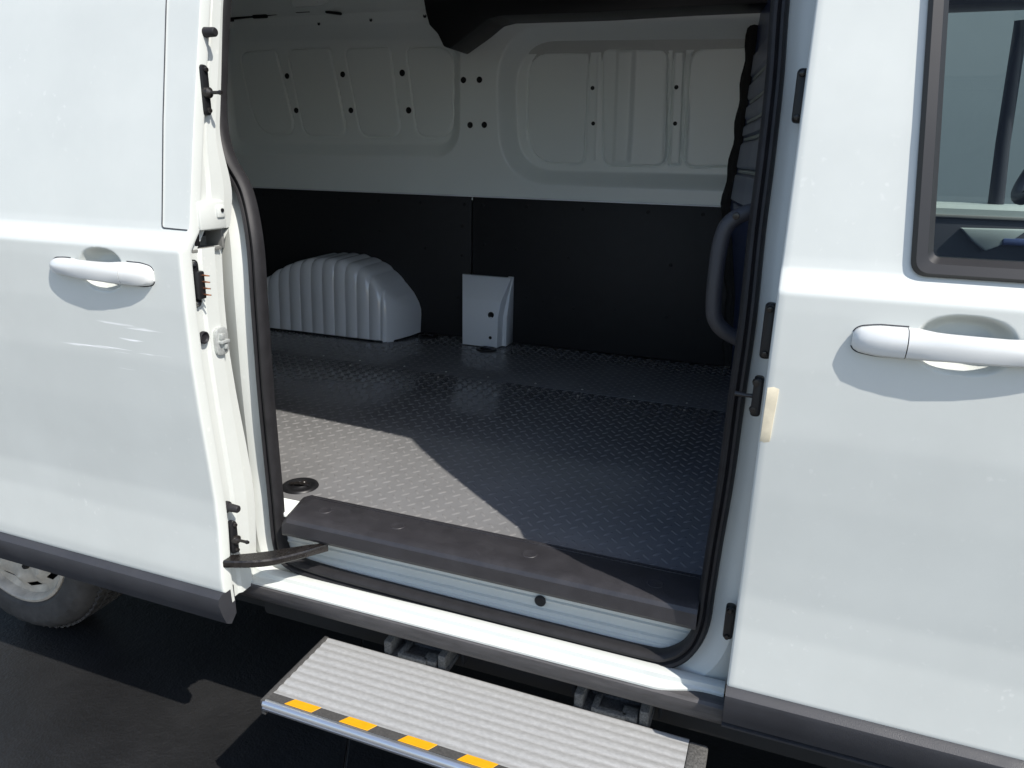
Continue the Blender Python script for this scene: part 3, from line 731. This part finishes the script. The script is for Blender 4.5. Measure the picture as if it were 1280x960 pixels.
# floor boards with raised treads
def floor_board(x0, x1, y0, y1):
    b = link('floor_board', boxes([(((x0 + x1) / 2, (y0 + y1) / 2, FZ - .009), (x1 - x0, y1 - y0, .018))], .0015), M['floor'], van)
    return b
bd1 = floor_board(-2.40, .452, .108, 1.1385); bd2 = floor_board(-2.40, .452, 1.1410, 1.70)
def tread(y0, y1, parent, x0=-2.0, x1=.445, keep=None):
    V = []; F = []; px, py = .0365, .0408
    for j in range(int((y1 - y0) / py) + 2):
        for i in range(int((x1 - x0) / px) + 2):
            for b in (0, 1):
                cx = x0 + (i + .5 * b) * px + .0055; cy = .186 + (round((y0 - .186) / py) + j + .5 * b) * py
                if not (x0 < cx < x1 and y0 + .010 < cy < y1 - .010): continue
                if keep is not None and not keep(cx, cy): continue
                a = math.radians(-47 if b else 55) + RNG.normal(0, .02); L = .0135; w = .0036; h = (.0014 if b else .0023) + RNG.uniform(-.0002, .0002)
                d = np.array([math.cos(a), math.sin(a)]); n_ = np.array([-d[1], d[0]]); k = len(V)
                pts = [(-L, 0), (-L * .55, -w), (L * .55, -w), (L, 0), (L * .55, w), (-L * .55, w)]
                for u, v in pts: q = d * u + n_ * v; V.append((cx + q[0], cy + q[1], FZ - .0002))
                for u in (-L * .62, L * .62): q = d * u; V.append((cx + q[0], cy + q[1], FZ + h))
                F += [(k, k + 1, k + 6), (k + 1, k + 2, k + 7, k + 6), (k + 2, k + 3, k + 7), (k + 3, k + 4, k + 7), (k + 4, k + 5, k + 6, k + 7), (k + 5, k, k + 6)]
    link('tread_pattern', pydata(V, F, fix=False), M['tread'], parent, sharp=80, kind='stuff')
RINGS = [(-.487, .168), (-.584, 1.527), (-.899, 1.625)]
clear = lambda x, y: all(math.hypot(x - a, y - b) > .052 for a, b in RINGS) and not (x > -.44 and y < .135)
tread(.125, 1.136, bd1, keep=clear); tread(1.144, 1.68, bd2, keep=lambda x, y: clear(x, y) and not (x < -.93 and y > 1.46))
link('floor_edge', boxes([((-.52, .0760, FZ - .006), (.17, .062, .010), .002)]), M['paint_in'], van)
# rivets along the seam
rv = lathe([(0, .0022), (.0025, .0018), (.0042, .0)], 10, 'z')
rv.materials.append(M['steel'])
for x in (-1.30, -1.115, -.95, -.765, -.592, -.425, -.252, -.083, .088, .262):
    for y in (1.097, 1.169):
        link('rivet', rv, None, bd1 if y < 1.14 else bd2, loc=(x + RNG.uniform(-.004, .004), y, FZ))
# tie-down points
for (x, y) in RINGS:
    t = link('tie_down_point', lathe([(0, .001), (.012, .002), (.015, .006), (.020, .0015), (.027, .0015), (.031, .005), (.036, .006), (.041, .004), (.043, -.001)], 32, 'z', (x, y, FZ)), M['black'], van, sharp=60)
    link('ring_bar', tube([(x - .022, y - .008, FZ + .006), (x, y - .004, FZ + .010), (x + .022, y + .004, FZ + .006)], .004, 8), M['dark_steel'], t)
    link('centre_bolt', lathe([(0, .010), (.005, .0095), (.008, .006), (.009, .002)], 12, 'z', (x + .002, y + .012, FZ)), M['dark_steel'], t)
# entry pad over the sill
def pad_prof(x):
    return [(.122, .628), (.120, .642), (.110, .6445), (.030, .6475), (.014, .6465), (.005, .643), (.0005, .636), (-.0005, .611), (.003, .604), (.03, .602), (.06, .605), (.122, .615)]
xp = np.r_[-.428, -.424, np.linspace(-.41, .441, 30)]
def pad_fn(x):
    q = pad_prof(x); s = float(np.clip((x + .43) / .02, 0, 1)) ** .5
    out = []
    for y, z in q: out.append((y, .600 + (z - .600) * (.55 + .45 * s), -(y - .06) * .28 * float(sm(-.39, -.424, x))))
    return out
pad = loft_var(xp, pad_fn, 'entry_pad', M['pad'], sharp=25)
# long shallow ribs and four fixing dimples on the pad
link('pad_rib', boxes([((.02, .1045, .6452), (.84, .0028, .0022)), ((.02, .1135, .6438), (.84, .0022, .0020))], .0006), M['pad'], pad)
dm = lathe([(.0, .0006), (.010, .0004), (.0125, .0014), (.0145, .0012), (.016, -.0002)], 20, 'z'); dm.materials.append(M['pad'])
for x in (-.345, -.17, .117, .36): link('pad_fixing', dm, None, pad, loc=(x, .062 - .01 * (x > .3), .6462))

# far side wall, upper: pressed steel panel
xg = np.r_[np.arange(-2.35, -1.95, .03), np.arange(-1.95, .40, .0040), .46]; zg = np.r_[np.arange(1.205, 1.905, .0042), np.linspace(1.91, 1.99, 10)]
X, Z = np.meshgrid(xg, zg, indexing='ij'); Y = W(Z) + 0 * X
def press(poly, band, depth):
    global Y
    d = poly_sdf(X, Z, poly); t = np.clip(.5 - d / band, 0, 1); Y = Y + depth * (.65 * t + .35 * t * t * (3 - 2 * t))
def groove(poly, w=.0030, depth=.0085):
    global Y
    d = poly_sdf(X, Z, poly); Y = Y + depth * np.exp(-(d / w) ** 2) - .004 * sm(.004, -.004, d)
press(rounded([(-1.93, 1.385), (-.80, 1.395), (-.775, 1.83), (-1.90, 1.85)], [.10, .09, .07, .05], 10), .052, .040)
press(rounded([(-.575, 1.30), (.40, 1.302), (.40, 1.795), (-.585, 1.81)], [.19, .05, .05, .20], 12), .056, .066)
for poly, r in [([(-1.79, 1.45), (-1.60, 1.45), (-1.585, 1.50), (-1.63, 1.79), (-1.82, 1.785)], [.13, .03, .02, .02, .05]),
                ([(-1.535, 1.445), (-1.315, 1.447), (-1.36, 1.79), (-1.572, 1.788)], [.05, .05, .02, .035]),
                ([(-1.25, 1.445), (-1.055, 1.447), (-1.08, 1.785), (-1.292, 1.785)], [.05, .05, .02, .035]),
                ([(-.982, 1.446), (-.815, 1.447), (-.798, 1.78), (-1.008, 1.78)], [.05, .08, .08, .03]),
                ([(-.515, 1.362), (-.275, 1.352), (-.265, 1.748), (-.50, 1.755)], [.16, .035, .012, .09]),
                ([(-.198, 1.352), (.045, 1.356), (.022, 1.752), (-.218, 1.760)], [.04, .05, .03, .03]),
                ([(.052, 1.360), (.092, 1.361), (.081, 1.745), (.043, 1.745)], .008),
                ([(.105, 1.352), (.34, 1.362), (.34, 1.752), (.102, 1.752)], [.05, .06, .06, .05])]:
    groove(rounded(poly, r, 8))
# upright fold in the middle pressing and two slim beads
fold = sm(-.165, -.150, X) * sm(-.085, -.11, X) * sm(1.35, 1.375, Z) * sm(1.765, 1.74, Z)
Y = Y - .011 * fold
for xb in (.030, .108): Y = Y - .004 * np.exp(-((X - xb + .03 * (Z - 1.5)) / .004) ** 2) * (Z > 1.37) * (Z < 1.735)
Y = Y - .003 * np.exp(-((X + .229) / .005) ** 2) * (Z > 1.37) * (Z < 1.735)
# the rail at the top and the folded edge at the bottom
Y = Y - .010 * sm(1.845, 1.865, Z) * (1 - sm(1.89, 1.90, Z)) * 0 - .018 * sm(1.900, 1.906, Z) * (X < -.55) - .012 * sm(1.222, 1.214, Z)
upw = link('pressed_wall_panel', grid(np.stack([X, Y, Z], 2)), M['paint_in'], van, sharp=40)
def hole(x, z, r=.0105, name='hole_plug'):
    y = float(W(z)); ix = int(np.argmin(abs(xg - x))); iz = int(np.argmin(abs(zg - z))); y = float(Y[ix, iz])
    link(name, lathe([(0, .0), (r * .8, -.0006), (r, -.0016), (r * 1.08, 0)], 14, 'y', (x, y - .0006, z)), M['black'], upw)
for x, z, r in [(-1.588, 1.686, .011), (-1.563, 1.549, .011), (-1.311, 1.688, .011), (-1.288, 1.549, .011), (-1.032, 1.689, .012), (-1.014, 1.549, .012),
             (-.746, 1.655, .011), (-.679, 1.655, .011), (-.725, 1.492, .011), (-.664, 1.493, .011), (-.25, 1.627, .007), (-.244, 1.503, .007),
             (.06, 1.626, .007), (.064, 1.504, .007), (-1.36, 1.868, .006), (-1.12, 1.872, .006), (-.885, 1.877, .007)]:
    hole(x, z, r)
# sealant line, slot and brackets under the roof rail
link('rail_seam', tube(catmull([(-1.95, 1.592, 1.890), (-1.80, 1.592, 1.898), (-1.60, 1.590, 1.906), (-1.40, 1.586, 1.914)], 6), .0055, 8), M['black'], upw)
for x, z in ((-1.79, 1.893), (-1.62, 1.900), (-1.41, 1.912)): link('rail_clip', box((x, 1.583, z), (.07, .014, .014), .004), M['black'], upw)
link('rail_seam', tube(catmull([(-1.21, 1.580, 1.930), (-1.0, 1.580, 1.929), (-.80, 1.580, 1.930)], 6), .0045, 8), M['black'], upw)
link('wall_slot', boxes([((-1.27, 1.583, 1.899), (.075, .012, .011), .005, Matrix.Rotation(math.radians(8), 3, 'Y'))]), M['black'], upw)
link('roof_bow', boxes([((-1.26, 1.52, 1.958), (.12, .30, .05), .012, Matrix.Rotation(math.radians(20), 3, 'X')), ((-1.26, .95, 1.992), (.10, 1.1, .03), .01)]), M['paint_in'], van)
link('roof_lining', prism([(.25, 1.955), (.9, 1.985), (1.5, 1.962), (1.5, 1.972), (.9, 1.996), (.25, 1.966)], 'x', -2.4, .42), M['paint_in'], van)
# the black moulded cover under the roof on the right
cover = [(-.800, 1.99), (-.815, 1.905), (-.806, 1.86), (-.793, 1.82), (-.760, 1.79), (-.737, 1.748), (-.712, 1.740), (-.62, 1.793), (-.565, 1.830), (-.52, 1.838), (-.17, 1.834), (.12, 1.838), (.42, 1.838), (.42, 1.99)]
link('roof_cover', prism(cover, 'y', 1.46, 1.622, .006), M['black'], van, sharp=40)
link('cover_clip', lathe([(0, -.012), (.011, -.010), (.014, 0), (.014, .01)], 14, 'y', (-.812, 1.60, 1.872)), M['black'], van)
link('cover_bracket', boxes([((-.74, 1.57, 1.915), (.10, .06, .012), .004, Matrix.Rotation(.1, 3, 'Y')), ((-.685, 1.55, 1.908), (.03, .06, .03), .006)]), M['paint_in'], van)

zz = np.linspace(FZ, 1.90, 30); P = np.zeros((2, 30, 3))
for i, x in enumerate((-2.42, -.585)): P[i, :, 0] = x; P[i, :, 1] = S(zz) + .09; P[i, :, 2] = zz
link('inner_bounce_wall', grid(P), M['paint_in'], van)  # unseen white inner walls, added to bounce light into the load space
link('inner_bounce_wall', boxes([((XR0 + .03, FAR / 2, 1.28), (.02, 1.5, 1.28))]), M['paint_in'], van)

# far side wall, lower: two dark lining boards
ljoin = -.716
b1 = link('lining_board', boxes([(((-2.38 + ljoin) / 2 - .001, 1.682, .925), (2.38 + ljoin - .003, .012, .585))], .002), M['lining'], van)
b2 = link('lining_board', boxes([(((.42 + ljoin) / 2 + .001, 1.682, .925), (.42 - ljoin - .003, .012, .585))], .002), M['lining'], van)
sc = lathe([(0, -.002), (.004, -.0018), (.007, -.0004), (.0075, .001)], 10, 'y'); sc.materials.append(M['rubber'])
for x, z in [(-1.75, 1.19), (-1.60, 1.185), (-1.35, 1.185), (-1.15, 1.187), (-.95, 1.187), (-.75, 1.187), (-1.40, 1.05), (-1.15, 1.06), (-.93, 1.0), (-.76, .98), (-.78, .80), (-.76, 1.1),
             (-.67, 1.187), (-.48, 1.19), (-.25, 1.19), (0.0, 1.19), (.20, 1.19), (-.66, 1.03), (-.52, 1.02), (-.47, .83), (-.40, .82), (-.27, .80), (-.10, .81), (.10, .80), (-.30, 1.0), (.1, 1.0), (.22, .8)]:
    link('board_screw', sc, None, b1 if x < ljoin else b2, loc=(x, 1.6755, z))
link('board_edge', boxes([((-.98, 1.679, 1.2205), (2.80, .014, .005))], .001), M['gloss_white'], van)

# wheel arch box: fluted white moulding
def arch_h(x): return np.interp(x, [-1.95, -1.85, -1.74, -1.63, -1.55, -1.47, -1.39, -1.31, -1.23, -1.15, -1.10, -1.04, -.99, -.965, -.955], [.64, .69, .765, .840, .890, .925, .945, .952, .950, .932, .908, .858, .805, .765, .735])
xa = np.r_[np.linspace(-1.93, -1.02, 320), np.linspace(-1.018, -.955, 30)]
rows_ = [(0, 0), (.0, .04), (.003, .25), (.006, .5), (.010, .75), (.016, .88), (.026, .95), (.045, .99), (.08, 1.0), (.14, 1.008), (.25, 1.012)]
P = np.zeros((len(xa), len(rows_), 3))
for i, x in enumerate(xa):
    h = float(arch_h(x)) - FZ
    e = float(np.clip((x + 1.02) / .0652, 0, 1)); yf = 1.452 + .232 * (1 - math.sqrt(max(0, 1 - e * e)))
    flm = float(sm(-1.012, -1.035, x))
    fl = .0100 * (abs(math.sin(math.pi * (x + 1.03) / .0560)) ** .8 - .5) * flm
    for k, (dy, t) in enumerate(rows_):
        y = min(yf + dy * 1.0 - fl * (1 if k < 6 else .8 if k < 9 else .3), 1.69); z = FZ + h * t + (fl * .5 if k >= 6 else 0)
        P[i, k] = (x, y, z)
link('wheel_arch_box', grid(P), M['gloss_white'], van, sharp=60)
link('arch_sealant', tube(resample(np.array([(-1.93, 1.447, FZ + .002), (-1.03, 1.447, FZ + .002), (-.985, 1.490, FZ + .002), (-.960, 1.57, FZ + .002), (-.951, 1.68, FZ + .002)]), .03), .005, 8), M['black'], van)

# white post cover with two holes
bx = [(-.748, -.532)]
prof = [(1.560, FZ + .002), (1.562, .755), (1.585, .82), (1.655, .905), (1.678, .905), (1.678, FZ + .002)]
V = []
for y, z in prof: V += [(-.706 - .46 * (y - 1.560), y, z), (-.552 + .20 * (y - 1.560), y, z)]
n = len(prof); F = [(2 * i, 2 * i + 1, (2 * i + 3) % (2 * n), (2 * i + 2) % (2 * n)) for i in range(n)] + [tuple(range(0, 2 * n, 2)), tuple(range(1, 2 * n, 2))]
pcm = pydata(V, F); bm = bmesh.new(); bm.from_mesh(pcm); bmesh.ops.bevel(bm, geom=list(bm.edges), offset=.003, segments=2, profile=.5, affect='EDGES')
pc = link('post_cover', bm_mesh(bm), M['gloss_white'], van, sharp=30)
link('side_wing', prism([(1.678, FZ + .002), (1.600, FZ + .002), (1.602, .755), (1.634, .84), (1.672, .908), (1.678, .908)], 'x', -.552, -.528, .002), M['gloss_white'], pc)
link('cover_hole', lathe([(0, -.0006), (.011, -.0008), (.0125, -.0018), (.013, .002)], 18, 'y', (-.582, 1.5635, .765)), M['black'], pc)
link('cover_hole', lathe([(0, -.0006), (.0055, -.0008), (.0065, -.0014), (.007, .002)], 14, 'y', (-.582, 1.5605, .672)), M['black'], pc)

# bulkhead behind the cab
yb = np.r_[np.linspace(.06, 1.695, 60), 1.80]; zb = np.arange(FZ - .12, 1.96, .006)
Yb, Zb = np.meshgrid(yb, zb, indexing='ij')
Xb = np.interp(Yb, [.06, .5, .9, 1.2, 1.5, 1.66, 1.70], [.456, .447, .430, .398, .352, .325, .318]) + np.interp(Zb, [.63, .9, 1.22, 1.45, 1.7, 1.96], [.035, .02, -.03, -.012, -.004, -.004]) * sm(.6, 1.5, Yb)
endw = sm(1.62, 1.56, Yb) * sm(.35, .45, Yb)
padz = np.zeros_like(Zb)
ribs = [1.24, 1.345, 1.445, 1.500, 1.560, 1.630, 1.72]
for a_, b_ in zip(ribs[:-1], ribs[1:]): padz = np.maximum(padz, sm(a_ + .004, a_ + .014, Zb) * sm(b_ - .004, b_ - .014, Zb))
Xb = Xb - .014 * padz * endw
Yb = np.maximum(Yb, S(Zb) + .10)
link('bulkhead', grid(np.stack([Xb, Yb, Zb], 2)), M['bulk'], van, sharp=50)
for z in ribs[1:-1]:
    q = [(float(np.interp(y, yb, Xb[:, int((z - FZ + .12) / .006)])) - .004, y, z) for y in np.linspace(.45, 1.52, 16)]
    link('bulkhead_rib', tube(q, .006, 8), M['cab_light'], van)
qe = [(float(Xb[-4, int((z - FZ + .12) / .006)]) - .012 - .008 * math.sin(z * 24) ** 2, 1.672, z) for z in np.linspace(FZ + .01, 1.85, 50)]
link('bulkhead_edge', tube(qe, .022, 10), M['under'], van)
# inner post trim and grab handle
zt2 = np.linspace(FZ, 1.80, 30); P = np.zeros((5, 30, 3))
for i, (x, dy) in enumerate([(.480, .115), (.462, .112), (.457, .120), (.456, .175), (.462, .185)]): P[i, :, 0] = x; P[i, :, 1] = S(zt2) + dy; P[i, :, 2] = zt2
link('post_trim', grid(P), M['black'], van)
gp = catmull([(.470, .105, 1.305), (.440, .098, 1.297), (.417, .094, 1.280), (.408, .092, 1.25), (.406, .090, 1.20), (.407, .090, 1.155), (.412, .092, 1.128), (.430, .096, 1.108), (.468, .105, 1.090)], 6)
link('grab_handle', tube(gp, .0125, 14, flat=1.15), M['trim'], van)
link('grab_screw', lathe([(0, -.003), (.005, -.002), (.006, .002)], 10, 'y', (.428, .082, 1.293)), M['dark_steel'], van)

# ---------------------------------------------------------------- fold-out step
STZ = .385; X0, X1, YF, YB = -.314, .452, -.218, -.004
step = bpy.data.objects.new('folding_step', None); COL.objects.link(step); step.parent = van
nr = 9; prof = []
ys = np.linspace(YF + .030, YB - .004, nr * 8 + 1)
top = [(y, STZ + .0021 * (.5 + .5 * math.cos(2 * math.pi * k / 8)) ** .6 + .0004 * (k % 2) - .0012) for k, y in enumerate(ys)]
prof = [(YB, STZ - .020), (YB, STZ - .004), (YB - .002, STZ)] + top[::-1] + [(YF + .029, STZ - .002), (YF + .012, STZ - .002), (YF + .012, STZ - .018), (YF + .03, STZ - .021), (YB - .02, STZ - .021)]
loft_x(X0 + .008, X1, prof, 'step_plate', M['alu'], step, sharp=50)
loft_x(X0 + .004, X1 + .030, [(YF + .0119, STZ + .001), (YF + .008, STZ + .002), (YF + .003, STZ + .0005), (YF, STZ - .004), (YF, STZ - .008), (YF + .002, STZ - .009), (YF + .002, STZ - .011), (YF, STZ - .012), (YF + .002, STZ - .018), (YF + .0119, STZ - .020)],
       'step_nosing', M['alu_bright'], step, sharp=40)
loft_x(X0 + .004, X1 + .030, [(YF + .0122, STZ - .0018), (YF + .0122, STZ + .0016), (YF + .030, STZ + .0012), (YF + .030, STZ - .0018)], 'grip_strip', M['grip_tape'], step)
for xa_ in (-.262, -.143, -.022, .093, .210, .328, .446):
    o = [(xa_ - .006, YF + .0125), (xa_ + .054, YF + .0125), (xa_ + .064, YF + .0302), (xa_ + .006, YF + .0302)]
    link('yellow_marker', prism(o, 'z', STZ + .0008, STZ + .0024, .0004, 1), M['yellow'], step)
link('step_end_cap', prism([(YF + .004, STZ - .030), (YB, STZ - .030), (YB, STZ + .002), (YF + .004, STZ + .002)], 'x', X0 - .002, X0 + .0078, .0015), M['grip_tape'], step)
link('step_end_cap', prism([(YF + .031, STZ - .030), (YB - .006, STZ - .030), (YB - .006, STZ + .0012), (YF + .031, STZ + .0012)], 'x', X1 + .0005, X1 + .034, .004), M['grit_end'], step)
for xc in (-.104, .306):
    br = link('step_bracket', boxes([((xc, .000, STZ + .004), (.06, .012, .010), .002), ((xc - .03, .02, STZ + .004), (.012, .05, .012), .002), ((xc + .035, .012, STZ + .002), (.03, .03, .014), .003), ((xc, .035, STZ - .012), (.146, .075, .012), .003), ((xc - .062, .034, STZ + .010), (.018, .07, .034), .004), ((xc + .062, .034, STZ + .010), (.018, .07, .034), .004), ((xc, .13, STZ - .01), (.10, .16, .02), .004)]), M['grit_end'], step)
    link('slide_rail', boxes([((xc, .20, STZ + .012), (.16, .25, .012), .003), ((xc - .085, .20, STZ), (.008, .3, .05), .002), ((xc + .085, .20, STZ), (.008, .3, .05), .002)]), M['under'], step)
    for d in (-.062, .062): link('bracket_bolt', lathe([(0, .012), (.006, .011), (.008, .006), (.008, 0)], 6, 'z', (xc + d, .030, STZ + .026)), M['dark_steel'], step)
